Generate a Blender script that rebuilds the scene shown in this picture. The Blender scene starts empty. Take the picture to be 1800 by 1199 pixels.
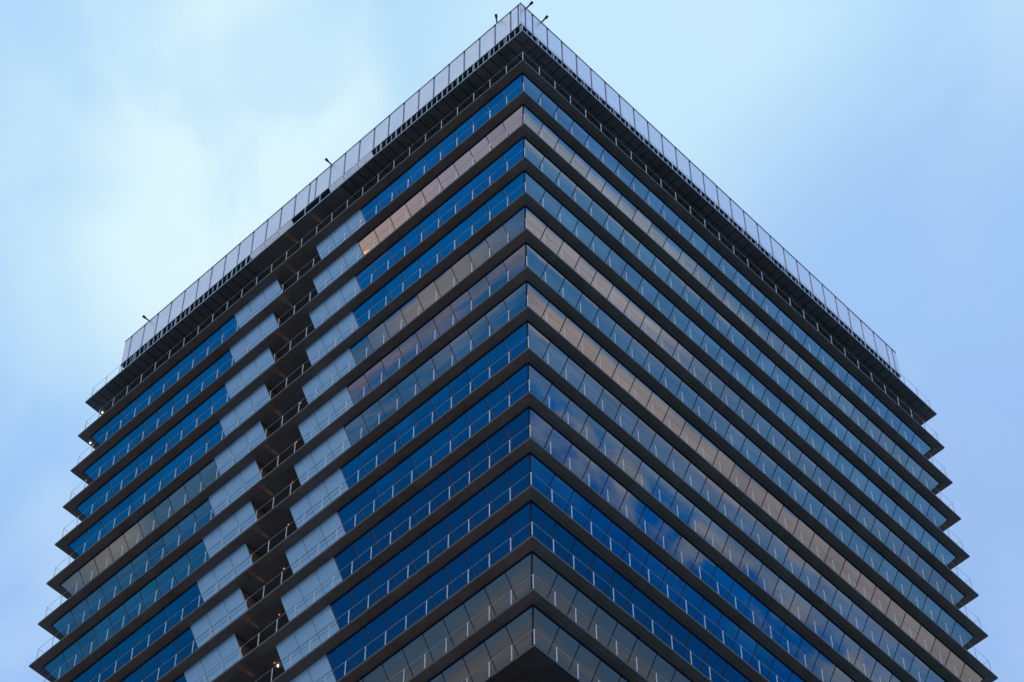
import bpy, math, random
from mathutils import Vector, Matrix
random.seed(11)
scn = bpy.context.scene
col = scn.collection

# ------------------------------------------------------------------ layout
GZ = 150.7                      # height of the roof slab above the ground
W = 41.97                       # side of the square plan
H = 3.9                         # floor to floor
TH = 0.14                       # slab edge thickness
SOFFIT = 0.62                   # overhang at the slab underside
TILT = 0.60                     # glass leans inward towards its foot
DROP = H - TH                   # glass height
S2 = math.sqrt(0.5)
DL = Vector((-S2, S2, 0)); DR = Vector((S2, S2, 0))

class Face:                     # u along the face, i inward, z up (0 = underside of roof slab)
    def __init__(s, o, a, n): s.o, s.a, s.n = Vector(o), Vector(a), Vector(n)
    def p(s, u, i, z): return s.o + s.a * u + s.n * i + Vector((0, 0, z + GZ))
FL = Face((0, 0, 0), DL, DR)
FR = Face((0, 0, 0), DR, DL)
BL = Face(DL * W, DR, -DL)      # far side beyond the left corner
BR = Face(DR * W, DL, -DR)      # far side beyond the right corner
FACES = dict(left=FL, right=FR, back_left=BL, back_right=BR)

# ------------------------------------------------------------------ helpers
class MB:
    def __init__(s): s.v = []; s.f = []; s.m = []
    def poly(s, pts, mat=0):
        b = len(s.v); s.v += [tuple(p) for p in pts]; s.f.append(tuple(range(b, b + len(pts)))); s.m.append(mat)
    def prism(s, bot, top, mat=0):
        n = len(bot); b = len(s.v)
        s.v += [tuple(p) for p in bot] + [tuple(p) for p in top]
        s.f += [tuple(range(b + n - 1, b - 1, -1)), tuple(range(b + n, b + 2 * n))]
        s.f += [(b + k, b + (k + 1) % n, b + n + (k + 1) % n, b + n + k) for k in range(n)]
        s.m += [mat] * (n + 2)
    def box(s, F, u0, u1, i0, i1, z0, z1, mat=0):
        q = [(u0, i0), (u1, i0), (u1, i1), (u0, i1)]
        s.prism([F.p(u, i, z0) for u, i in q], [F.p(u, i, z1) for u, i in q], mat)
    def bar(s, A, B, w, up=Vector((0, 0, 1)), w2=None, mat=0):
        A = Vector(A); B = Vector(B); d = (B - A).normalized()
        x = d.cross(up)
        x = x.normalized() if x.length > 1e-4 else Vector((1, 0, 0))
        y = x.cross(d).normalized(); h = w / 2; h2 = (w2 or w) / 2
        c = [(-h, -h2), (h, -h2), (h, h2), (-h, h2)]
        s.prism([A + x * a + y * b for a, b in c], [B + x * a + y * b for a, b in c], mat)
    def tube(s, A, B, r0, r1=None, n=12, mat=0):
        r1 = r0 if r1 is None else r1
        A = Vector(A); B = Vector(B); d = (B - A).normalized()
        x = d.orthogonal().normalized(); y = d.cross(x)
        ring = [(math.cos(2 * math.pi * k / n), math.sin(2 * math.pi * k / n)) for k in range(n)]
        s.prism([A + (x * c + y * t) * r0 for c, t in ring], [B + (x * c + y * t) * r1 for c, t in ring], mat)
    def build(s, name, mats, parent=None):
        me = bpy.data.meshes.new(name)
        me.from_pydata(s.v, [], s.f)
        mats = mats if isinstance(mats, (list, tuple)) else [mats]
        for m in mats: me.materials.append(m)
        if len(mats) > 1: me.polygons.foreach_set('material_index', s.m)
        import bmesh
        bm = bmesh.new(); bm.from_mesh(me); bmesh.ops.recalc_face_normals(bm, faces=bm.faces); bm.to_mesh(me); bm.free()
        o = bpy.data.objects.new(name, me); col.objects.link(o)
        if parent: o.parent = parent; o.matrix_parent_inverse = Matrix.Identity(4)
        return o
def clip(poly, f):
    out = []
    for k in range(len(poly)):
        a, b = poly[k], poly[(k + 1) % len(poly)]; fa, fb = f(a), f(b)
        if fa >= 0: out.append(a)
        if (fa >= 0) != (fb >= 0):
            t = fa / (fa - fb); out.append((a[0] + (b[0] - a[0]) * t, a[1] + (b[1] - a[1]) * t))
    return out
def tag(o, label=None, cat=None, group=None, kind=None):
    if label: o['label'] = label
    if cat: o['category'] = cat
    if group: o['group'] = group
    if kind: o['kind'] = kind
    return o

# ------------------------------------------------------------------ materials
def mat(name, color=(.5, .5, .5), rough=.5, metal=0.0, spec=0.5):
    m = bpy.data.materials.new(name); m.use_nodes = True
    b = m.node_tree.nodes['Principled BSDF']
    b.inputs['Base Color'].default_value = (*color, 1); b.inputs['Roughness'].default_value = rough
    b.inputs['Metallic'].default_value = metal; b.inputs['Specular IOR Level'].default_value = spec
    return m
def noisy(m, c0, c1, scale=2.0, detail=4, rough=None, coord='Object'):
    nt = m.node_tree; N = nt.nodes; b = N['Principled BSDF']
    tc = N.new('ShaderNodeTexCoord'); nz = N.new('ShaderNodeTexNoise'); mx = N.new('ShaderNodeMix'); mx.data_type = 'RGBA'
    nz.inputs['Scale'].default_value = scale; nz.inputs['Detail'].default_value = detail
    cr = N.new('ShaderNodeMapRange'); cr.inputs[1].default_value = .32; cr.inputs[2].default_value = .68
    nt.links.new(tc.outputs[coord], nz.inputs['Vector']); nt.links.new(nz.outputs[0], cr.inputs[0]); nt.links.new(cr.outputs[0], mx.inputs[0])
    mx.inputs[6].default_value = (*c0, 1); mx.inputs[7].default_value = (*c1, 1)
    nt.links.new(mx.outputs[2], b.inputs['Base Color'])
    if rough:
        r = N.new('ShaderNodeMapRange'); r.inputs[3].default_value = rough[0]; r.inputs[4].default_value = rough[1]
        nt.links.new(nz.outputs[0], r.inputs[0]); nt.links.new(r.outputs[0], b.inputs['Roughness'])
    return m
def emis(name, color, strength):
    m = bpy.data.materials.new(name); m.use_nodes = True
    b = m.node_tree.nodes['Principled BSDF']; b.inputs['Base Color'].default_value = (*color, 1)
    b.inputs['Emission Color'].default_value = (*color, 1); b.inputs['Emission Strength'].default_value = strength
    return m

def grid_soffit(name, c0, c1, joint, su, si, along_only=False):
    """panelled metal soffit: dark joints every su metres along the face (and si inward)"""
    m = mat(name, rough=.55); nt = m.node_tree; N = nt.nodes; L = nt.links; b = N['Principled BSDF']
    uv = N.new('ShaderNodeUVMap'); uv.uv_map = 'face'
    sp = N.new('ShaderNodeSeparateXYZ'); L.new(uv.outputs[0], sp.inputs[0])
    def line(out, step, w):
        d = N.new('ShaderNodeMath'); d.operation = 'DIVIDE'; d.inputs[1].default_value = step; L.new(out, d.inputs[0])
        f = N.new('ShaderNodeMath'); f.operation = 'FRACT'; L.new(d.outputs[0], f.inputs[0])
        g = N.new('ShaderNodeMath'); g.operation = 'LESS_THAN'; g.inputs[1].default_value = w / step; L.new(f.outputs[0], g.inputs[0])
        return g.outputs[0], d.outputs[0]
    a, ua = line(sp.outputs[0], su, joint); fac = a
    c, ia = line(sp.outputs[1], si, joint * .8)
    if not along_only:
        mxm = N.new('ShaderNodeMath'); mxm.operation = 'MAXIMUM'; L.new(a, mxm.inputs[0]); L.new(c, mxm.inputs[1]); fac = mxm.outputs[0]
    # each panel slightly different
    fl1 = N.new('ShaderNodeMath'); fl1.operation = 'FLOOR'; L.new(ua, fl1.inputs[0])
    fl2 = N.new('ShaderNodeMath'); fl2.operation = 'FLOOR'; L.new(ia, fl2.inputs[0])
    cb = N.new('ShaderNodeCombineXYZ'); L.new(fl1.outputs[0], cb.inputs[0]); L.new(fl2.outputs[0], cb.inputs[1])
    wn = N.new('ShaderNodeTexWhiteNoise'); wn.noise_dimensions = '2D'; L.new(cb.outputs[0], wn.inputs['Vector'])
    mx = N.new('ShaderNodeMix'); mx.data_type = 'RGBA'; mx.inputs[6].default_value = (*c0, 1); mx.inputs[7].default_value = (*c1, 1)
    L.new(wn.outputs['Value'], mx.inputs[0])
    m2 = N.new('ShaderNodeMix'); m2.data_type = 'RGBA'; L.new(fac, m2.inputs[0]); L.new(mx.outputs[2], m2.inputs[6]); m2.inputs[7].default_value = (.028, .03, .032, 1)
    nz = N.new('ShaderNodeTexNoise'); nz.inputs['Scale'].default_value = .55; nz.inputs['Detail'].default_value = 6; nz.inputs['Roughness'].default_value = .65
    tc = N.new('ShaderNodeTexCoord'); L.new(tc.outputs['Object'], nz.inputs['Vector'])
    mr = N.new('ShaderNodeMapRange'); mr.inputs[1].default_value = .3; mr.inputs[2].default_value = .7; mr.inputs[3].default_value = .72; mr.inputs[4].default_value = 1.22; L.new(nz.outputs[0], mr.inputs[0])
    sv = N.new('ShaderNodeVectorMath'); sv.operation = 'SCALE'; L.new(m2.outputs[2], sv.inputs[0]); L.new(mr.outputs[0], sv.inputs['Scale'])
    L.new(sv.outputs[0], b.inputs['Base Color'])
    return m
def face_uv(o, F, mi=None):
    me = o.data; uvl = me.uv_layers.new(name='face')
    for lp in me.loops:
        d = me.vertices[lp.vertex_index].co - F.o
        uvl.data[lp.index].uv = (d.dot(F.a), d.dot(F.n))

def glass_mat(name, tint, fac, body):
    m = bpy.data.materials.new(name); m.use_nodes = True; nt = m.node_tree; N = nt.nodes; L = nt.links
    N.remove(N['Principled BSDF']); out = N['Material Output']
    d = N.new('ShaderNodeBsdfDiffuse'); d.inputs[0].default_value = (*body, 1)
    g = N.new('ShaderNodeBsdfGlossy'); g.inputs['Color'].default_value = (*tint, 1); g.inputs['Roughness'].default_value = 0.012
    # rolled sheet: faint long waves, so reflections wander a little from pane to pane
    tc = N.new('ShaderNodeTexCoord'); nz = N.new('ShaderNodeTexNoise'); nz.inputs['Scale'].default_value = .9; nz.inputs['Detail'].default_value = 1
    bp = N.new('ShaderNodeBump'); bp.inputs['Strength'].default_value = 1.0; bp.inputs['Distance'].default_value = .00022
    L.new(tc.outputs['Object'], nz.inputs['Vector']); L.new(nz.outputs[0], bp.inputs['Height']); L.new(bp.outputs[0], g.inputs['Normal'])
    ge = N.new('ShaderNodeNewGeometry'); vr = N.new('ShaderNodeMapRange'); vr.inputs[3].default_value = .90; vr.inputs[4].default_value = 1.06
    L.new(ge.outputs['Random Per Island'], vr.inputs[0])       # no two panes of one coating batch are quite alike
    cv = N.new('ShaderNodeVectorMath'); cv.operation = 'SCALE'; cv.inputs[0].default_value = tint; L.new(vr.outputs[0], cv.inputs['Scale']); L.new(cv.outputs[0], g.inputs['Color'])
    mx = N.new('ShaderNodeMixShader'); mx.inputs[0].default_value = fac
    L.new(d.outputs[0], mx.inputs[1]); L.new(g.outputs[0], mx.inputs[2]); L.new(mx.outputs[0], out.inputs[0])
    return m
GF = 0.62
M_glass = glass_mat('coated_glass', (.98, .99, 1.0), GF, (.004, .008, .016))
M_mull = mat('mullion_dark_blue', (.005, .016, .06), .35)
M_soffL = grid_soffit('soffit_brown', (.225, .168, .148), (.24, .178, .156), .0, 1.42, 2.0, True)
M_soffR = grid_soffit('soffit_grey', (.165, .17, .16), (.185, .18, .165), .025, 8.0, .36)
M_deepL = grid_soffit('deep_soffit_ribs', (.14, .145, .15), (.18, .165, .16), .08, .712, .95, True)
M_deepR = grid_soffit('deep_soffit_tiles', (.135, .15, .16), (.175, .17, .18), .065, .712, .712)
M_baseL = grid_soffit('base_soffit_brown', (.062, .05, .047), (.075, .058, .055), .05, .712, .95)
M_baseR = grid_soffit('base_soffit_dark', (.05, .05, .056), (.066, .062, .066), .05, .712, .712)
M_edge = mat('slab_edge_metal', (.035, .033, .032), .45, .0)
M_trim = mat('slab_trim_metal', (.28, .33, .40), .35, .5)
M_post = mat('galvanised_post', (.56, .60, .66), .45, .2)
M_rail = mat('galvanised_rail', (.42, .46, .52), .45, .2)
M_panel = noisy(mat('light_metal_cladding', rough=.33, metal=.4), (.36, .655, .99), (.405, .69, 1.0), 1.3, 3, (.30, .40))
M_groove = mat('cladding_joint', (.10, .14, .20), .5)
M_screen = noisy(mat('satin_screen_panel', rough=.38, metal=.5), (.79, .81, .90), (.85, .86, .94), .8, 3, (.33, .42))
M_seam = mat('screen_frame', (.17, .19, .30), .5)
M_screen_rail = mat('screen_edge_trim', (.05, .08, .13), .5)
M_dark = noisy(mat('dark_cladding', rough=.6), (.028, .026, .025), (.05, .042, .038), .8, 4)
M_slot = noisy(mat('recess_wall_paint', rough=.6), (.09, .068, .058), (.16, .115, .095), .5, 4)
M_slotsoff = noisy(mat('recess_soffit_paint', rough=.42), (.17, .155, .15), (.25, .215, .195), .6, 3)
M_louvre = mat('louvre_black', (.045, .05, .065), .5)
M_bar = mat('louvre_frame', (.30, .36, .46), .5, .2)
M_lamp_warm = emis('lamp_warm', (1.0, .55, .16), .8)
M_lamp_orange = emis('lamp_orange', (1.0, .22, .06), .9)
M_lamp_white = emis('lamp_white', (1.0, .82, .62), 4.0)
M_spot_body = mat('spotlight_body', (.14, .12, .16), .45)
M_spot_head = mat('spotlight_head', (.012, .014, .02), .4)

# ------------------------------------------------------------------ camera
cam = bpy.data.cameras.new('camera'); cob = bpy.data.objects.new('camera', cam); col.objects.link(cob)
CAM = Vector((-3.316328, -79.824193, -149.115388 + GZ)); ROT = (2.5334223371824978, 0.006170897729881699, -0.021775541691447155)
cob.location = CAM; cob.rotation_euler = ROT
cam.sensor_width = 36; cam.lens = 4668.7505 / 1800 * 36; cam.clip_start = .5; cam.clip_end = 200000
scn.camera = cob
from mathutils import Euler
_RT = Euler(ROT, 'XYZ').to_matrix().transposed()
def px(P):                      # only used to find which repeats show largest
    q = _RT @ (Vector(P) - CAM)
    return (900 + 4668.75 * q.x / -q.z, 599.5 - 4668.75 * q.y / -q.z)
def inframe(P):
    x, y = px(P); return 0 <= x <= 1800 and 0 <= y <= 1199
def pxd(A, B):
    a, b = px(A), px(B); return math.hypot(a[0] - b[0], a[1] - b[1])

# ------------------------------------------------------------------ the tower
tower = bpy.data.objects.new('office_tower', None); col.objects.link(tower)
tag(tower, 'tall square office tower with stepped floors of leaning blue glass and a pale roof screen', 'building')
LEVELS = 'RABCDEFGHIJKLMNO'
NL = len(LEVELS)                # 16 slabs shown, glass below slabs 1..14
SLOT = (19.17, 22.80); BLK1 = (15.03, 19.17); BLK2 = (22.80, 26.94)
def inn(d): return SOFFIT + TILT * d

def slab(k, name='floor_slab'):
    z = -H * k; mb = MB()
    q = [(0, 0), (W, 0), (W, W), (0, W)]
    mb.prism([FL.p(u, i, z + .012) for u, i in q], [FL.p(u, i, z + TH) for u, i in q])
    return mb.build(name, M_trim if k == 0 else M_edge, tower)
def soffit(k, F, deep, m, name='soffit'):
    z = -H * k; mb = MB()
    # a mitred strip panel just under the slab
    o = deep
    mb.prism([F.p(.004, .004, z), F.p(W - .004, .004, z), F.p(W - o, o, z), F.p(o, o, z)],
             [F.p(.004, .004, z + .010), F.p(W - .004, .004, z + .010), F.p(W - o, o, z + .010), F.p(o, o, z + .010)])
    ob = mb.build(name, m, tower); face_uv(ob, F); return ob
for k in range(NL):
    slab(k)
    deep = k in (0, NL - 1)
    for nm, F in FACES.items():
        left = nm in ('left', 'back_right')
        d = 4.4 if deep else SOFFIT - .01
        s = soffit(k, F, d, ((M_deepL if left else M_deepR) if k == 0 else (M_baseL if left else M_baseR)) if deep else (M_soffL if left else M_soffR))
# smooth soffit of the vertical recess at every level
for k in range(NL):
    mb = MB(); z = -H * k
    u0, u1 = (SLOT if k else (16.6, 25.2))
    mb.box(FL, u0 + .005, u1 - .005, .03 if k == 0 else SOFFIT + .0, 7.9, z - .006, z + .004)
    mb.build('recess_soffit', M_slotsoff, tower)

# ---- ribbon windows
pane_jobs = []                  # (size, verts-front, verts-back, parent)
def pane_edges(nm):
    if nm == 'left':
        a = [2.42 + k * (15.03 - 2.42) / 9 for k in range(10)]
        b = [W - x for x in reversed(a)]
        return [[SOFFIT - .2] + a, b + [W - SOFFIT + .2]]
    a = [2.46 + k * (W - 4.92) / 26 for k in range(27)]
    return [[SOFFIT - .2] + a + [W - SOFFIT + .2]]
for k in range(1, NL - 1):
    z = -H * k
    for nm, F in FACES.items():
        back = nm.startswith('back')
        for edges in pane_edges(nm):
            fr = MB(); panes = MB()
            us = edges[1:] if edges[0] < SOFFIT else edges[:-1]
            inner = [u for u in edges if SOFFIT < u < W - SOFFIT]
            for u in inner:     # mullions, trimmed where the corner cuts them
                dmax = DROP if min(u, W - u) > inn(DROP) else (min(u, W - u) - SOFFIT) / TILT
                w = .027
                A0, A1 = (u - w, u + w)
                fr.prism([F.p(A0, inn(0) - .012, z), F.p(A1, inn(0) - .012, z), F.p(A1, inn(0) + .06, z), F.p(A0, inn(0) + .06, z)],
                         [F.p(A0, inn(dmax) - .012, z - dmax), F.p(A1, inn(dmax) - .012, z - dmax), F.p(A1, inn(dmax) + .06, z - dmax), F.p(A0, inn(dmax) + .06, z - dmax)])
            lo = max(edges[0], SOFFIT); hi = min(edges[-1], W - SOFFIT)
            fr.box(F, lo, hi, inn(0) - .03, inn(0) + .05, z - .075, z - .002)                    # head rail
            if edges[0] < SOFFIT:                                                              # corner post (half)
                fr.prism([F.p(SOFFIT - .02, SOFFIT - .02, z), F.p(SOFFIT + .05, SOFFIT - .02, z), F.p(SOFFIT + .05, SOFFIT + .05, z)],
                         [F.p(inn(DROP) - .02, inn(DROP) - .02, z - DROP), F.p(inn(DROP) + .05, inn(DROP) - .02, z - DROP), F.p(inn(DROP) + .05, inn(DROP) + .05, z - DROP)])
            win = fr.build('ribbon_window', M_mull, tower)
            for j in range(len(edges) - 1):
                pl = [(edges[j], 0), (edges[j + 1], 0), (edges[j + 1], DROP), (edges[j], DROP)]
                pl = clip(pl, lambda q: q[0] - inn(q[1]) - .012)
                pl = clip(pl, lambda q: W - q[0] - inn(q[1]) - .012)
                if len(pl) < 3: continue
                ty = random.gauss(0, .00042); tx = random.gauss(0, .0005); um = (edges[j] + edges[j + 1]) / 2
                def P(q, off): return F.p(q[0], inn(q[1]) + off + (q[1] - DROP / 2) * ty + (q[0] - um) * tx, z - q[1])
                f_, b_ = [P(q, 0) for q in pl], [P(q, .03) for q in pl]
                mid = F.p(um, inn(.7), z - .7)
                size = 0
                if not back and inframe(mid):
                    size = pxd(F.p(edges[j], inn(.7), z - .7), F.p(edges[j + 1], inn(.7), z - .7)) * pxd(F.p(um, inn(0), z), F.p(um, inn(1.35), z - 1.35))
                pane_jobs.append((size, f_, b_, win))
pane_jobs.sort(key=lambda j: -j[0])
rest = MB()
for n, (s, f_, b_, win) in enumerate(pane_jobs):
    if n < 100:
        mb = MB(); mb.prism(f_, b_); mb.build('window_pane', M_glass, win)
    else: rest.prism(f_, b_)
tag(rest.build('window_pane', M_glass, tower), kind='stuff')

# ---- light cladding panels either side of the recess
def clad(F, u0, u1, i_of, z, d0, d1, parent, m=None):
    mb = MB(); g = .02
    def piece(a, b, m, pr=0.0):
        q0 = [(u0 + g, a), (u1 - g, a), (u1 - g, b), (u0 + g, b)]
        mb.prism([F.p(u, i_of(d) - .045 - pr, z - d) for u, d in q0], [F.p(u, i_of(d) + .02, z - d) for u, d in q0], m)
    j = [d0 + .01, d0 + .80, d0 + .832, d0 + .985, d0 + 1.012, d1]
    piece(j[0], j[1], 0); piece(j[2], j[3], 0); piece(j[4], j[5], 0)
    q0 = [(u0, d0), (u1, d0), (u1, d1), (u0, d1)]
    mb.prism([F.p(u, i_of(d) - .025, z - d) for u, d in q0], [F.p(u, i_of(d) + .03, z - d) for u, d in q0], 1)
    return mb.build('cladding_panel', [m or M_panel, M_groove], parent)
for k in range(1, NL - 1):
    for b in (BLK1, BLK2):
        for n in range(3):
            w = (b[1] - b[0]) / 3
            clad(FL, b[0] + n * w, b[0] + (n + 1) * w, inn, -H * k, .0, DROP, tower)
# roof level: only a low strip of the same cladding shows under the screen
for b in (BLK1, BLK2):
    for n in range(3):
        w = (b[1] - b[0]) / 3
        clad(FL, b[0] + n * w, b[0] + (n + 1) * w, lambda d: 1.22 + TILT * d, 4.12, 0, 3.6, tower, M_screen)

# ---- recess and set-back walls
mb = MB()
for k in range(1, NL - 1):
    z = -H * k
    for u, s in ((SLOT[0], -1), (SLOT[1], 1)):
        q = [(inn(0), 0), (7.9, 0), (7.9, DROP), (inn(DROP), DROP)]
        mb.prism([FL.p(u, i, z - d) for i, d in q], [FL.p(u + s * .08, i, z - d) for i, d in q])
for k in (0, NL - 1):
    z = -H * k
    for u in (14.5, 27.4):
        pass
mb.box(FL, SLOT[0] - .1, SLOT[1] + .1, 7.9, 8.0, -H * NL, -.05)
mb.build('recess_wall', M_slot, tower)
mb = MB()
for F in (FL, FR, BL, BR):
    for k in (0, NL - 1):
        mb.prism([F.p(4.3, 4.3, -H * k - DROP), F.p(W - 4.3, 4.3, -H * k - DROP), F.p(W - 4.38, 4.38, -H * k - DROP), F.p(4.38, 4.38, -H * k - DROP)],
                 [F.p(4.3, 4.3, -H * k), F.p(W - 4.3, 4.3, -H * k), F.p(W - 4.38, 4.38, -H * k), F.p(4.38, 4.38, -H * k)])
mb.build('set_back_wall', M_dark, tower)

# ---- rest of the shaft below the picture
mb = MB()
for k in range(NL, 39):
    z = -H * k
    if z - DROP < -GZ + .05: continue
    q = [(0, 0), (W, 0), (W, W), (0, W)]
    mb.prism([FL.p(u, i, z) for u, i in q], [FL.p(u, i, z + TH) for u, i in q], 0)
    for F in (FL, FR, BL, BR):
        a, b = inn(0), inn(DROP)
        mb.poly([F.p(a, a, z), F.p(W - a, a, z), F.p(W - b, b, z - DROP), F.p(b, b, z - DROP)], 1)
mb.prism([FL.p(u, i, -GZ) for u, i in ((3, 3), (W - 3, 3), (W - 3, W - 3), (3, W - 3))],
         [FL.p(u, i, -H * NL - .2) for u, i in ((3, 3), (W - 3, 3), (W - 3, W - 3), (3, W - 3))], 2)
mb.build('lower_storeys', [M_soffL, M_glass, M_dark], tower)

# ---- railings
post_jobs = []
RH = 1.13
def posts_for(nm):
    if nm == 'left':
        return [1.50 + 1.4246 * k for k in range(14)] + [38.545 + 1.4246 * 2 - 1.4246 * k for k in range(15)]
    if nm == 'right': return [1.58 + 1.4236 * k for k in range(29)]
    return [.6 + 1.4246 * k for k in range(29)]
for k in range(0, NL):
    z = -H * k + TH
    for nm, F in FACES.items():
        ri = .08 if nm in ('left', 'right') else .55
        u0 = .08 if nm in ('left', 'right') else .09; u1 = 41.42 if nm in ('left', 'right') else 41.4
        mb = MB(); mb.bar(F.p(u0, ri, z + RH), F.p(u1, ri, z + RH), .014)
        r = mb.build('railing', M_rail, tower)
        ps = sorted(posts_for(nm)) + ([.08] if nm == 'left' else [])
        for u in ps:
            A, B = F.p(u, ri, z), F.p(u, ri, z + RH)
            s = pxd(A, B) if (nm in ('left', 'right') and inframe(A) and inframe(B)) else 0
            post_jobs.append((s, A, B, r, F))
post_jobs.sort(key=lambda j: -j[0])
rest = MB()
def post(mb, A, B, F):
    mb.bar(A + Vector((0, 0, -.05)), B, .036, up=F.n, w2=.036)
for n, (s, A, B, r, F) in enumerate(post_jobs):
    if n < 100:
        mb = MB(); post(mb, A, B, F); mb.build('railing_post', M_post, r)
    else: post(rest, A, B, F)
tag(rest.build('railing_post', M_post, tower), kind='stuff')

# ---- roof level: louvred plant floor and the pale screen above it
SI, SZ0, SZ1 = 1.40, 4.60, 7.46
mb = MB()
for F in (FL, FR, BL, BR):
    a = 1.78
    mb.prism([F.p(a, a, TH), F.p(W - a, a, TH), F.p(W - a - .1, a + .1, TH), F.p(a + .1, a + .1, TH)],
             [F.p(a, a, 7.1), F.p(W - a, a, 7.1), F.p(W - a - .1, a + .1, 7.1), F.p(a + .1, a + .1, 7.1)])
mb.prism([FL.p(u, i, 7.0) for u, i in ((1.9, 1.9), (W - 1.9, 1.9), (W - 1.9, W - 1.9), (1.9, W - 1.9))],
         [FL.p(u, i, 7.08) for u, i in ((1.9, 1.9), (W - 1.9, 1.9), (W - 1.9, W - 1.9), (1.9, W - 1.9))])
mb.build('plant_floor_wall', M_louvre, tower)
for nm, F in FACES.items():
    mb = MB()
    mb.bar(F.p(1.36, 1.42, 3.46), F.p(W - 1.36, 1.42, 3.46), .10)
    n = int((W - 2.9) / .4747)
    for j in range(n + 1):
        u = 1.5 + j * .4747
        if nm == 'left' and (BLK1[0] - .1 < u < BLK2[1] + .1): continue
        mb.box(F, u - .03, u + .03, 1.40, 1.46, 3.42, 4.55)
    mb.build('louvre_frame', M_bar, tower)
scr = MB()
for F in (FL, FR, BL, BR):
    a, b = SI + .05, SI + .13
    scr.prism([F.p(a, a, SZ0 + .02), F.p(W - a, a, SZ0 + .02), F.p(W - b, b, SZ0 + .02), F.p(b, b, SZ0 + .02)],
              [F.p(a, a, SZ1 - .02), F.p(W - a, a, SZ1 - .02), F.p(W - b, b, SZ1 - .02), F.p(b, b, SZ1 - .02)], 0)
    for z0, z1 in ((SZ0 - .10, SZ0 + .02), (SZ1 - .02, SZ1 + .05)):
        a, b = SI - .03, SI + .16
        scr.prism([F.p(a, a, z0), F.p(W - a, a, z0), F.p(W - b, b, z0), F.p(b, b, z0)],
                  [F.p(a, a, z1), F.p(W - a, a, z1), F.p(W - b, b, z1), F.p(b, b, z1)], 1)
screen = scr.build('roof_screen', [M_seam, M_screen_rail], tower)
sl = [SI, 1.63] + [2.32 + 1.42 * k for k in range(14)] + [21.43 + 1.42 * k for k in range(13)] + [39.88, W - SI]
sr = [SI, 1.84] + [2.53 + 1.42 * k for k in range(27)] + [40.15, W - SI]
for F, ss in ((FL, sl), (FR, sr)):
    for a, b in zip(ss[:-1], ss[1:]):
        g0 = .0 if a == SI else .08; g1 = .0 if b == W - SI else .08
        m_ = MB(); m_.box(F, a + g0, b - g1, SI, SI + .05, SZ0 + .02, SZ1 - .02); m_.build('screen_panel', M_screen, screen)
for F in (BL, BR):
    m_ = MB(); m_.box(F, SI, W - SI, SI, SI + .05, SZ0 + .02, SZ1 - .02); m_.build('screen_panel', M_screen, screen)

# ---- lamps that are lit in the recess
def point(loc, e, c, r=.06):
    l = bpy.data.lights.new('recess_lamp_light', 'POINT'); l.energy = e; l.color = c; l.shadow_soft_size = r
    o = bpy.data.objects.new('recess_lamp_light', l); col.objects.link(o); o.location = loc; return o
def spot(loc, to, e, c):
    l = bpy.data.lights.new('recess_lamp_light', 'SPOT'); l.energy = e; l.color = c; l.shadow_soft_size = .03; l.spot_size = math.radians(16); l.spot_blend = 1
    o = bpy.data.objects.new('recess_lamp_light', l); col.objects.link(o); o.location = loc
    o.rotation_euler = (Vector(loc) - Vector(to)).to_track_quat('Z', 'Y').to_euler(); return o
for k in range(0, NL - 1):
    z = -H * k
    for u in ((21.75, 19.45) if k == 0 else (21.55,)):
        i = 2.15
        m_ = MB(); m_.tube(FL.p(u, i, z - .006), FL.p(u, i, z - .10), .05, .07); m_.tube(FL.p(u, i, z - .10), FL.p(u, i, z - .13), .055, .05, mat=1)
        lo = m_.build('ceiling_lamp', [M_spot_head, M_lamp_warm], tower)
        L = spot(FL.p(u, i - .02, z - .20), FL.p(u + .05, .1, z + .02), 55.0, (1.0, .50, .17)); L.parent = lo
    if k in (5, 6, 7, 8, 9, 10, 11):
        m_ = MB(); m_.tube(FL.p(20.05, 1.35, z - .006), FL.p(20.05, 1.35, z - .07), .035, .03)
        m_.build('indicator_lamp', M_lamp_orange if k != 9 else M_lamp_warm, tower)
m_ = MB(); m_.tube(FL.p(20.05, 1.6, -H * 11 - .006), FL.p(20.05, 1.6, -H * 11 - .12), .045, .045); m_.build('indicator_lamp', M_lamp_white, tower)
# glowing wedge laid on the pane's outer face for a lamp's glow behind it
d0, d1 = .66, .93
m_ = MB(); q = [(14.45, d1 - .03), (14.93, d0 + .12), (14.98, d1 - .02), (14.9, d1)]
m_.prism([FL.p(u, inn(d) - .02, -H * 2 - d) for u, d in q], [FL.p(u, inn(d) - .004, -H * 2 - d) for u, d in q]); m_.build('window_glow', emis('glow_amber', (1.0, .45, .14), .75), tower)
for u, i, k in ((41.72, 1.39, 0), (41.75, .95, 1)):
    m_ = MB(); m_.tube(FL.p(u, i, -H * k - .01), FL.p(u, i, -H * k - .09), .05, .04); m_.build('soffit_lamp', M_lamp_white, tower)

# ------------------------------------------------------------------ spotlights on the roof screen
def spotlight(F, u, d, label, z=SZ1 + .05, ln=.62):
    root = bpy.data.objects.new('roof_spotlight', None); col.objects.link(root)
    base = F.p(u, SI + .06, z); root.location = base
    d = Vector(d).normalized(); m_ = MB()
    m_.box(Face((0, 0, -GZ), F.a, F.n), -.07, .07, -.05, .06, .0, .05)
    m_.tube((0, 0, .03), (0, 0, .14), .03); m_.tube(Vector((0, 0, .12)), Vector((0, 0, .12)) + d * ln * .62, .05, .06)
    m_.build('bracket_arm', M_spot_body, root)
    m_ = MB(); A = Vector((0, 0, .12)) + d * ln * .6; m_.tube(A, A + d * ln * .34, .085, .10); m_.tube(A + d * ln * .34, A + d * ln * .4, .105, .09)
    m_.build('lamp_head', M_spot_head, root)
    tag(root, label, 'spotlight', 'spotlights along the top of the roof screen')
up = Vector((0, 0, 1))
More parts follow.
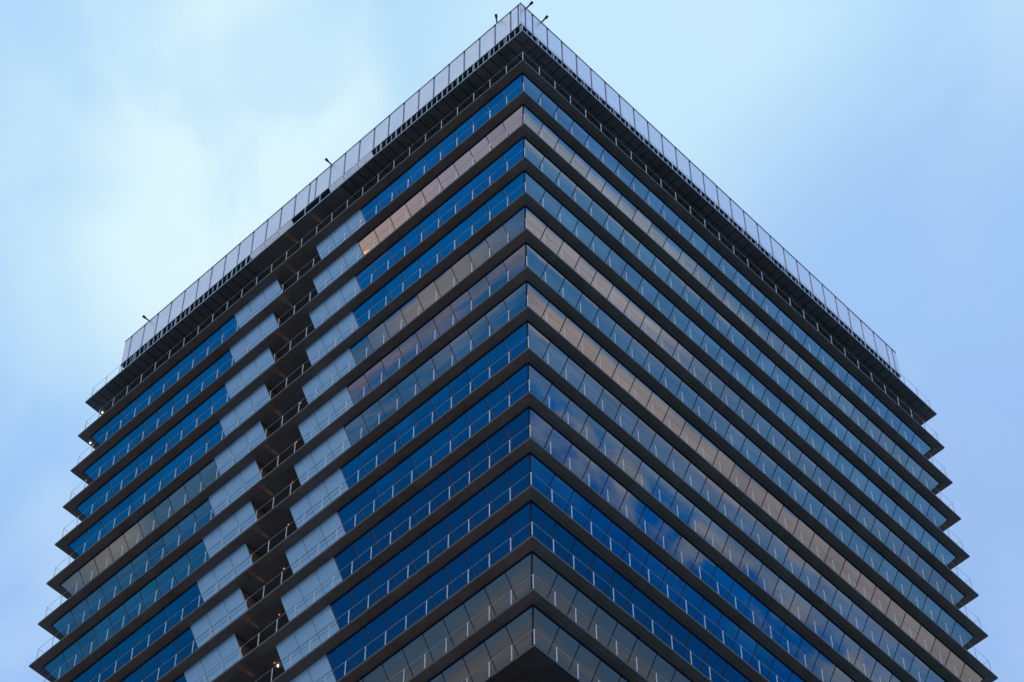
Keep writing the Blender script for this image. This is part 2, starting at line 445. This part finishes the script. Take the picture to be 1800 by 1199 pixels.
spotlight(FL, 3.62, Vector((-.12, -.8, 0)) + up * .35, 'dark stubby spotlight standing upright on the screen just left of the corner')
spotlight(FL, 19.38, -DR + up * .15, 'small spotlight leaning left on the screen halfway down the left side')
spotlight(FL, 38.1, -DR * .95 - DL * -.05 + up * .05, 'small spotlight reaching out low near the far left end of the screen')
spotlight(FR, 2.0, -DL + up * .25, 'reddish spotlight closest to the right of the screen corner')
spotlight(FR, 3.45, -DL + up * .25, 'greyish spotlight second to the right of the screen corner')

# ------------------------------------------------------------------ ground, land and sea
def disc(name, rfun, z, m, n=160):
    mb = MB(); c = (0, 0, z)
    pts = [Vector((math.sin(2 * math.pi * k / n) * rfun(2 * math.pi * k / n), -math.cos(2 * math.pi * k / n) * rfun(2 * math.pi * k / n), z)) for k in range(n)]
    for k in range(n): mb.poly([c, pts[k], pts[(k + 1) % n]])
    return tag(mb.build(name, m), kind='structure')
M_sea = mat('deep_blue_water', (.002, .074, .20), 1.0, 0, 0)
M_land = noisy(mat('distant_land', rough=.9), (.012, .05, .075), (.11, .07, .05), .0024, 5)
M_plaza = noisy(mat('stone_paving', rough=.8), (.20, .19, .18), (.27, .255, .24), .35, 4)
def land_rings(m):              # invented colour rings, spaced so the lowest glass reflects teal above brown
    nt = m.node_tree; N = nt.nodes; L = nt.links; b = N['Principled BSDF']
    tc = N.new('ShaderNodeTexCoord'); ln = N.new('ShaderNodeVectorMath'); ln.operation = 'LENGTH'; L.new(tc.outputs['Object'], ln.inputs[0])
    lg = N.new('ShaderNodeMath'); lg.operation = 'LOGARITHM'; lg.inputs[1].default_value = 10; L.new(ln.outputs['Value'], lg.inputs[0])
    nz = N.new('ShaderNodeTexNoise'); nz.inputs['Scale'].default_value = .009; nz.inputs['Detail'].default_value = 7; nz.inputs['Roughness'].default_value = .68
    L.new(tc.outputs['Object'], nz.inputs['Vector'])
    ad = N.new('ShaderNodeMath'); ad.operation = 'MULTIPLY_ADD'; ad.inputs[1].default_value = .16; L.new(nz.outputs[0], ad.inputs[0]); L.new(lg.outputs[0], ad.inputs[2])
    mr = N.new('ShaderNodeMapRange'); mr.inputs[1].default_value = 3.08; mr.inputs[2].default_value = 4.08; L.new(ad.outputs[0], mr.inputs[0])
    cr = N.new('ShaderNodeValToRGB'); e = cr.color_ramp.elements
    teal, brown, mid = (.004, .062, .10), (.15, .088, .052), (.038, .068, .084)
    stops = [(1250, brown), (1340, brown), (1450, mid), (1540, teal), (1640, mid), (1740, brown), (1900, mid), (2100, teal), (2290, mid), (2420, brown), (2750, mid), (3150, teal), (3550, mid), (4000, brown), (4900, mid), (6200, teal), (8200, mid)]
    e[0].position = 0; e[0].color = (*mid, 1); e[1].position = 1; e[1].color = (*mid, 1)
    for d, c in stops:
        q = e.new(math.log10(d) - 3.0); q.color = (*c, 1)
    L.new(mr.outputs[0], cr.inputs[0])
    n2 = N.new('ShaderNodeTexNoise'); n2.inputs['Scale'].default_value = .03; n2.inputs['Detail'].default_value = 6; L.new(tc.outputs['Object'], n2.inputs['Vector'])
    m2 = N.new('ShaderNodeMapRange'); m2.inputs[1].default_value = .3; m2.inputs[2].default_value = .7; m2.inputs[3].default_value = .55; m2.inputs[4].default_value = 1.4; L.new(n2.outputs[0], m2.inputs[0])
    mx = N.new('ShaderNodeVectorMath'); mx.operation = 'SCALE'; L.new(cr.outputs[0], mx.inputs[0]); L.new(m2.outputs[0], mx.inputs['Scale'])
    L.new(mx.outputs[0], b.inputs['Base Color'])
land_rings(M_land)
disc('sea', lambda a: 90000, -.3, M_sea)  # unseen water, added so the glass reflects deep blue below the horizon
def coast(a):                    # a = 0 towards the camera, + towards the east
    e = math.sin(a)
    r = 2290 if e < -.5 else (8200 if e > .5 else 3500)  # shore distances set by where the glass reflection turns blue
    return r * (1 + .02 * math.sin(9 * a) + .012 * math.sin(23 * a + 1))
disc('ground', coast, -.1, M_land)
disc('plaza', lambda a: 260, 0, M_plaza, 64)

# ------------------------------------------------------------------ sky and light
SUN_EL, SUN_AZ = math.radians(14), math.radians(205)      # low in the west, azimuth clockwise from north (+y)
w = bpy.data.worlds.new('World'); scn.world = w; w.use_nodes = True
nt = w.node_tree; N = nt.nodes; L = nt.links
bg = N['Background']; BGS = 0.1; bg.inputs[1].default_value = BGS
sky = N.new('ShaderNodeTexSky'); sky.sky_type = 'NISHITA'; sky.sun_disc = False
sky.sun_elevation = SUN_EL; sky.sun_rotation = SUN_AZ; sky.altitude = 100; sky.air_density = 1.2; sky.dust_density = 1.5; sky.ozone_density = 2.5
tc = N.new('ShaderNodeTexCoord'); DIR = tc.outputs['Generated']
sep = N.new('ShaderNodeSeparateXYZ'); L.new(DIR, sep.inputs[0]); X, Y, Z = sep.outputs
def math_(op, a, b=None, c=None, clamp=False):
    n = N.new('ShaderNodeMath'); n.operation = op; n.use_clamp = clamp
    for k, v in enumerate((a, b, c)):
        if v is None: continue
        if isinstance(v, (int, float)): n.inputs[k].default_value = v
        else: L.new(v, n.inputs[k])
    return n.outputs[0]
def mapr(v, a, b, c=0., d=1., smooth=False):
    n = N.new('ShaderNodeMapRange'); n.interpolation_type = 'SMOOTHSTEP' if smooth else 'LINEAR'
    for k, q in enumerate((a, b, c, d)): n.inputs[k + 1].default_value = q
    L.new(v, n.inputs[0]); return n.outputs[0]
def mixc(f, a, b, blend='MIX'):
    n = N.new('ShaderNodeMix'); n.data_type = 'RGBA'; n.blend_type = blend
    for k, v in ((0, f), (6, a), (7, b)):
        if isinstance(v, (int, float)): n.inputs[k].default_value = v
        elif isinstance(v, tuple): n.inputs[k].default_value = (*v, 1)
        else: L.new(v, n.inputs[k])
    return n.outputs[2]
def noise(vec, scale, detail=4, rough=.5, dist=0.):
    n = N.new('ShaderNodeTexNoise'); n.inputs['Scale'].default_value = scale; n.inputs['Detail'].default_value = detail
    n.inputs['Roughness'].default_value = rough; n.inputs['Distortion'].default_value = dist; L.new(vec, n.inputs['Vector']); return n.outputs[0]
def comb(a, b, c):
    n = N.new('ShaderNodeCombineXYZ')
    for k, v in enumerate((a, b, c)):
        if isinstance(v, (int, float)): n.inputs[k].default_value = v
        else: L.new(v, n.inputs[k])
    return n.outputs[0]
def s2l(c): return tuple(((v / 255) / 12.92 if v / 255 <= .04045 else ((v / 255 + .055) / 1.055) ** 2.4) for v in c)
def sc(c, k): return tuple(v * k for v in c)
KS = 1 / BGS                    # sky colours are written as radiance
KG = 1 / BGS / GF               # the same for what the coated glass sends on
def ramp(v, stops):
    n = N.new('ShaderNodeValToRGB'); cr = n.color_ramp; cr.interpolation = 'EASE'
    while len(cr.elements) > 1: cr.elements.remove(cr.elements[-1])
    cr.elements[0].position = stops[0][0]; cr.elements[0].color = (*stops[0][1], 1)
    for p, c in stops[1:]:
        e = cr.elements.new(p); e.color = (*c, 1)
    L.new(v, n.inputs[0]); return n.outputs[0]

# high sky: pale blue evening veil with soft bright cloud
low = ramp(mapr(Z, 0, math.sin(math.radians(44))), [(0, s2l((214, 224, 240))), (.55, s2l((206, 222, 243))), (1, s2l((150, 184, 240)))])
elv = mapr(Z, math.sin(math.radians(40)), math.sin(math.radians(72)))
high = ramp(elv, [(0, s2l((138, 172, 236))), (.30, s2l((152, 192, 246))), (.62, s2l((172, 213, 250))), (1, s2l((186, 226, 252)))])
def dirpx(x, y):
    v = Euler(ROT, 'XYZ').to_matrix() @ Vector(((x - 900) / 4668.75, -(y - 599.5) / 4668.75, -1)); return v.normalized()
def near(x, y, r0, r1):          # soft patch of sky round a direction
    d = dirpx(x, y); n = N.new('ShaderNodeVectorMath'); n.operation = 'DOT_PRODUCT'; L.new(DIR, n.inputs[0]); n.inputs[1].default_value = d
    return mapr(n.outputs['Value'], math.cos(math.radians(r1)), math.cos(math.radians(r0)), smooth=True)
high = mixc(mapr(Z, math.sin(math.radians(40)), math.sin(math.radians(45))), low, high)
n1 = noise(DIR, 7.0, 5, .5, .4); n2 = noise(DIR, 2.6, 3, .5)
def toward(x, y):              # unit directions for the cloud coordinates
    return dirpx(x, y)
n1s = noise(comb(math_('MULTIPLY', X, 13.0), math_('MULTIPLY', Y, 9.0), math_('MULTIPLY', Z, 9.0)), 1.0, 6, .52, .6)
veil = math_('MULTIPLY', near(390, 330, .3, 6.6), mapr(n1s, .34, .62, .45, 1.0, True))
streak = math_('MULTIPLY', math_('MAXIMUM', near(400, 260, .2, 3.4), math_('MAXIMUM', near(360, 420, .2, 3.4), near(470, 140, .2, 3.2))), mapr(n1s, .34, .58, .35, 1., True))
high = mixc(math_('MULTIPLY', veil, .75), high, s2l((214, 245, 253)))
high = mixc(math_('MULTIPLY', streak, .8), high, s2l((228, 252, 255)))
high = mixc(math_('MULTIPLY', near(1150, 60, .5, 6.5), .7), high, s2l((206, 240, 254)))
high = mixc(math_('MULTIPLY', mapr(n1s, .44, .66, smooth=True), .30), high, s2l((212, 236, 251)))
high = mixc(math_('MULTIPLY', near(90, 130, .3, 3.6), math_('MULTIPLY', mapr(n1s, .40, .62, 1., .2), .22)), high, s2l((176, 216, 252)))
high = mixc(math_('MULTIPLY', near(1680, 620, .5, 8), .6), high, s2l((152, 188, 242)))
high = mixc(math_('MULTIPLY', near(1760, 1050, .5, 6), .4), high, s2l((152, 184, 236)))
high = mixc(mapr(X, -.25, -.6, 0, 1, True), high, mixc(1.0, high, mixc(mapr(Z, .45, .72), (1.22, 1.3, 1.36), (.74, .78, .78)), 'MULTIPLY'))  # unseen west sky: raised low down to light the cladding, dimmed higher for the screen
high = mixc(mapr(X, .25, .75, 0, 1, True), high, mixc(1.0, high, (.98, 1.13, 1.34), 'MULTIPLY'))  # unseen east sky brightened and blued to lift the right-hand screen
N_hi = N.new('ShaderNodeVectorMath'); N_hi.operation = 'SCALE'; L.new(high, N_hi.inputs[0]); N_hi.inputs['Scale'].default_value = KS
front = near(900, 600, 16, 40)
dome = math_('MAXIMUM', front, mapr(Z, .05, .34, 0, .92, True))
base = mixc(dome, sky.outputs[0], N_hi.outputs[0])

# unseen low sky east and west: colour bands shaped for each storey's glass reflection
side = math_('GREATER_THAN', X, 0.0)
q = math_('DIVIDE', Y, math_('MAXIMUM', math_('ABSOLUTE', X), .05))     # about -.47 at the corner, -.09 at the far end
# the bands are skewed so each stays on one storey's glass
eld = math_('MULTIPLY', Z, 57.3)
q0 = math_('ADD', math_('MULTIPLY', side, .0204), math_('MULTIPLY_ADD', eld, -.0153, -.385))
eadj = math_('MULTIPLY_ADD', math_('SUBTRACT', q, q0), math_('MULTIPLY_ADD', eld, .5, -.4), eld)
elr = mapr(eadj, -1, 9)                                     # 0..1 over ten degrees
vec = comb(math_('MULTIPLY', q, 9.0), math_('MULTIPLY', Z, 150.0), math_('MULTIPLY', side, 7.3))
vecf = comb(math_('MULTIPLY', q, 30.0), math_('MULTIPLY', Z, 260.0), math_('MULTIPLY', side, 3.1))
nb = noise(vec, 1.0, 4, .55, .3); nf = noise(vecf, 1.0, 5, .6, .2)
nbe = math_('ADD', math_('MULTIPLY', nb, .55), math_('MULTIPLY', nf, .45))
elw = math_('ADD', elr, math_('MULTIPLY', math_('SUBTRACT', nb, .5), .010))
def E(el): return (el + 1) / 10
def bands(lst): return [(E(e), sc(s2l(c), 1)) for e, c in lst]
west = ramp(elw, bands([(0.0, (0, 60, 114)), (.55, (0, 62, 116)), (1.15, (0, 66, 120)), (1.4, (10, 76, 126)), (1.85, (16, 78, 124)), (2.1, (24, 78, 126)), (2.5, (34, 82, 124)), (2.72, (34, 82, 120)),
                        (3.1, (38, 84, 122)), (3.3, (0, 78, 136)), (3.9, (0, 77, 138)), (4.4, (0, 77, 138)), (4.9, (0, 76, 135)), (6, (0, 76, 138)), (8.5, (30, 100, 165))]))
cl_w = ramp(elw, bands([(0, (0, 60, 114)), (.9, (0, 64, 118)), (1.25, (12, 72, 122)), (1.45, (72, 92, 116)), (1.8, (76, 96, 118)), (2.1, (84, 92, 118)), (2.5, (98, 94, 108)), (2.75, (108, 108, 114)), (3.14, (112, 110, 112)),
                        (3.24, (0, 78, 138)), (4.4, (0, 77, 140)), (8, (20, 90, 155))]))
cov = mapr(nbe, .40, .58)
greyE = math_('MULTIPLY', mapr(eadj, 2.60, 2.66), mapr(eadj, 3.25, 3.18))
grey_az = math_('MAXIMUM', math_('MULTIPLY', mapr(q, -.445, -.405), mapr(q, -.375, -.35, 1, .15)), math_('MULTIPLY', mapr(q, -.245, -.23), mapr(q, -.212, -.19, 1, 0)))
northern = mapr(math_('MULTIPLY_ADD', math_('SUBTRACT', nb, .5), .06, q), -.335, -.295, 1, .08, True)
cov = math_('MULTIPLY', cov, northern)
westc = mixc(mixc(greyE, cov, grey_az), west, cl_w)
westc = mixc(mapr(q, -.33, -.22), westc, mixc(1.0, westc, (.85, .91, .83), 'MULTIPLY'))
# warm western band placed for one storey's peach reflection, paler towards the south
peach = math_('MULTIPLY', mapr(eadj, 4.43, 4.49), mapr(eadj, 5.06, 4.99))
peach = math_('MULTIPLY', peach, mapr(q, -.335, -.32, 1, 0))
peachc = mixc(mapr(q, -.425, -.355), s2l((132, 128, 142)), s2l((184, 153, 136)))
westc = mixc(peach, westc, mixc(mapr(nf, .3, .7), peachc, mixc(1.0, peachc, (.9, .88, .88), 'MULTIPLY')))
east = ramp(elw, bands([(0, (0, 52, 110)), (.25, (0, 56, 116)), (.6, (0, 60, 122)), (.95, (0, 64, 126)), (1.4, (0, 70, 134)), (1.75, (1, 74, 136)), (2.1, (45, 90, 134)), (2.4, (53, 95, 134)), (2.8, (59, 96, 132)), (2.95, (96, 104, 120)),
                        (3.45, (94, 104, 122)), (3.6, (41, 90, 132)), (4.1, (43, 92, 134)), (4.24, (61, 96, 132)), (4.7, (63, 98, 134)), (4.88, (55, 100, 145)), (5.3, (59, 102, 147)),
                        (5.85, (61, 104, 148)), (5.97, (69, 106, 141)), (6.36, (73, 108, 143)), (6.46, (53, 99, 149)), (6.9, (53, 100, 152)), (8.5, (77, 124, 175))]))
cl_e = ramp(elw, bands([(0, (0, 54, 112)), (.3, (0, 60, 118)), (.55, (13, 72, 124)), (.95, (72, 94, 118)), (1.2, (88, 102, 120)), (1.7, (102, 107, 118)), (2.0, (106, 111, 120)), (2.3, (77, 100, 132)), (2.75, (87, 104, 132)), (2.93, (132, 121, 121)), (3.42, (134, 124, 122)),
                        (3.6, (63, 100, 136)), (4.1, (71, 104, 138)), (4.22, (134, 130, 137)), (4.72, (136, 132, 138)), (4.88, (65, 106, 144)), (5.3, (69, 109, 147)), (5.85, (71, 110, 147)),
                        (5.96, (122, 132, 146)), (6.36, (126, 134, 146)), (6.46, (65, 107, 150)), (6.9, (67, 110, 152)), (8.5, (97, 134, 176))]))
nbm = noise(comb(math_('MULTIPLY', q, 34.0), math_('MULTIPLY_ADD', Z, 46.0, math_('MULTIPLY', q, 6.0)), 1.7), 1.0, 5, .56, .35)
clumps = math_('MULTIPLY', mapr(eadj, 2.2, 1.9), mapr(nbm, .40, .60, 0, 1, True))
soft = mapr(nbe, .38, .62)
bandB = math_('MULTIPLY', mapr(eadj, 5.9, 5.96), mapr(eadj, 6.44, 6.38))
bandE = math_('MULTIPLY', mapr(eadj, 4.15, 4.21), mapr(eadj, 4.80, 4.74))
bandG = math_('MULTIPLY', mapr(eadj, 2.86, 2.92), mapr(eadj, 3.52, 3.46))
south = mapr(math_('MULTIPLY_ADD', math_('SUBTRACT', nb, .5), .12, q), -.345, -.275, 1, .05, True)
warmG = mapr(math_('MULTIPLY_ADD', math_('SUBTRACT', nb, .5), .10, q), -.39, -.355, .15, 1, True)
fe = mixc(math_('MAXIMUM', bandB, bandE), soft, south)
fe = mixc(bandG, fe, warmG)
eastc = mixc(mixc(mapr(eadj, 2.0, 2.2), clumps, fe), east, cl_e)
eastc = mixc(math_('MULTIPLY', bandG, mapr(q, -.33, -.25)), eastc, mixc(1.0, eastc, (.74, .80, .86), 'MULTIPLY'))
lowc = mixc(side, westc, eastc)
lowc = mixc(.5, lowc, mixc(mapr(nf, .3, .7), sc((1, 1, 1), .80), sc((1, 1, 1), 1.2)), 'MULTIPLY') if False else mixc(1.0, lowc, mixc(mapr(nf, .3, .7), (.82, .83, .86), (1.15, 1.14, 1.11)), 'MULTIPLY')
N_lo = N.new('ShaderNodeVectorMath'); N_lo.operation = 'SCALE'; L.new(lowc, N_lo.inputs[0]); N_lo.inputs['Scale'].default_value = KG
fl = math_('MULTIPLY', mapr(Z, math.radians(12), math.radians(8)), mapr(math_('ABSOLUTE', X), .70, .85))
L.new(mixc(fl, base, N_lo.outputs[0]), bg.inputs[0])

sun = bpy.data.lights.new('sun', 'SUN'); sun.energy = .5; sun.angle = math.radians(14); sun.color = (1.0, .95, .90)
so = bpy.data.objects.new('sun', sun); col.objects.link(so)
sd = Vector((math.sin(SUN_AZ) * math.cos(SUN_EL), math.cos(SUN_AZ) * math.cos(SUN_EL), math.sin(SUN_EL)))
so.rotation_euler = sd.to_track_quat('Z', 'Y').to_euler(); so.location = sd * 300

scn.view_settings.view_transform = 'Standard'; scn.view_settings.look = 'None'; scn.view_settings.exposure = 0; scn.view_settings.gamma = 1
scn.cycles.max_bounces = 6
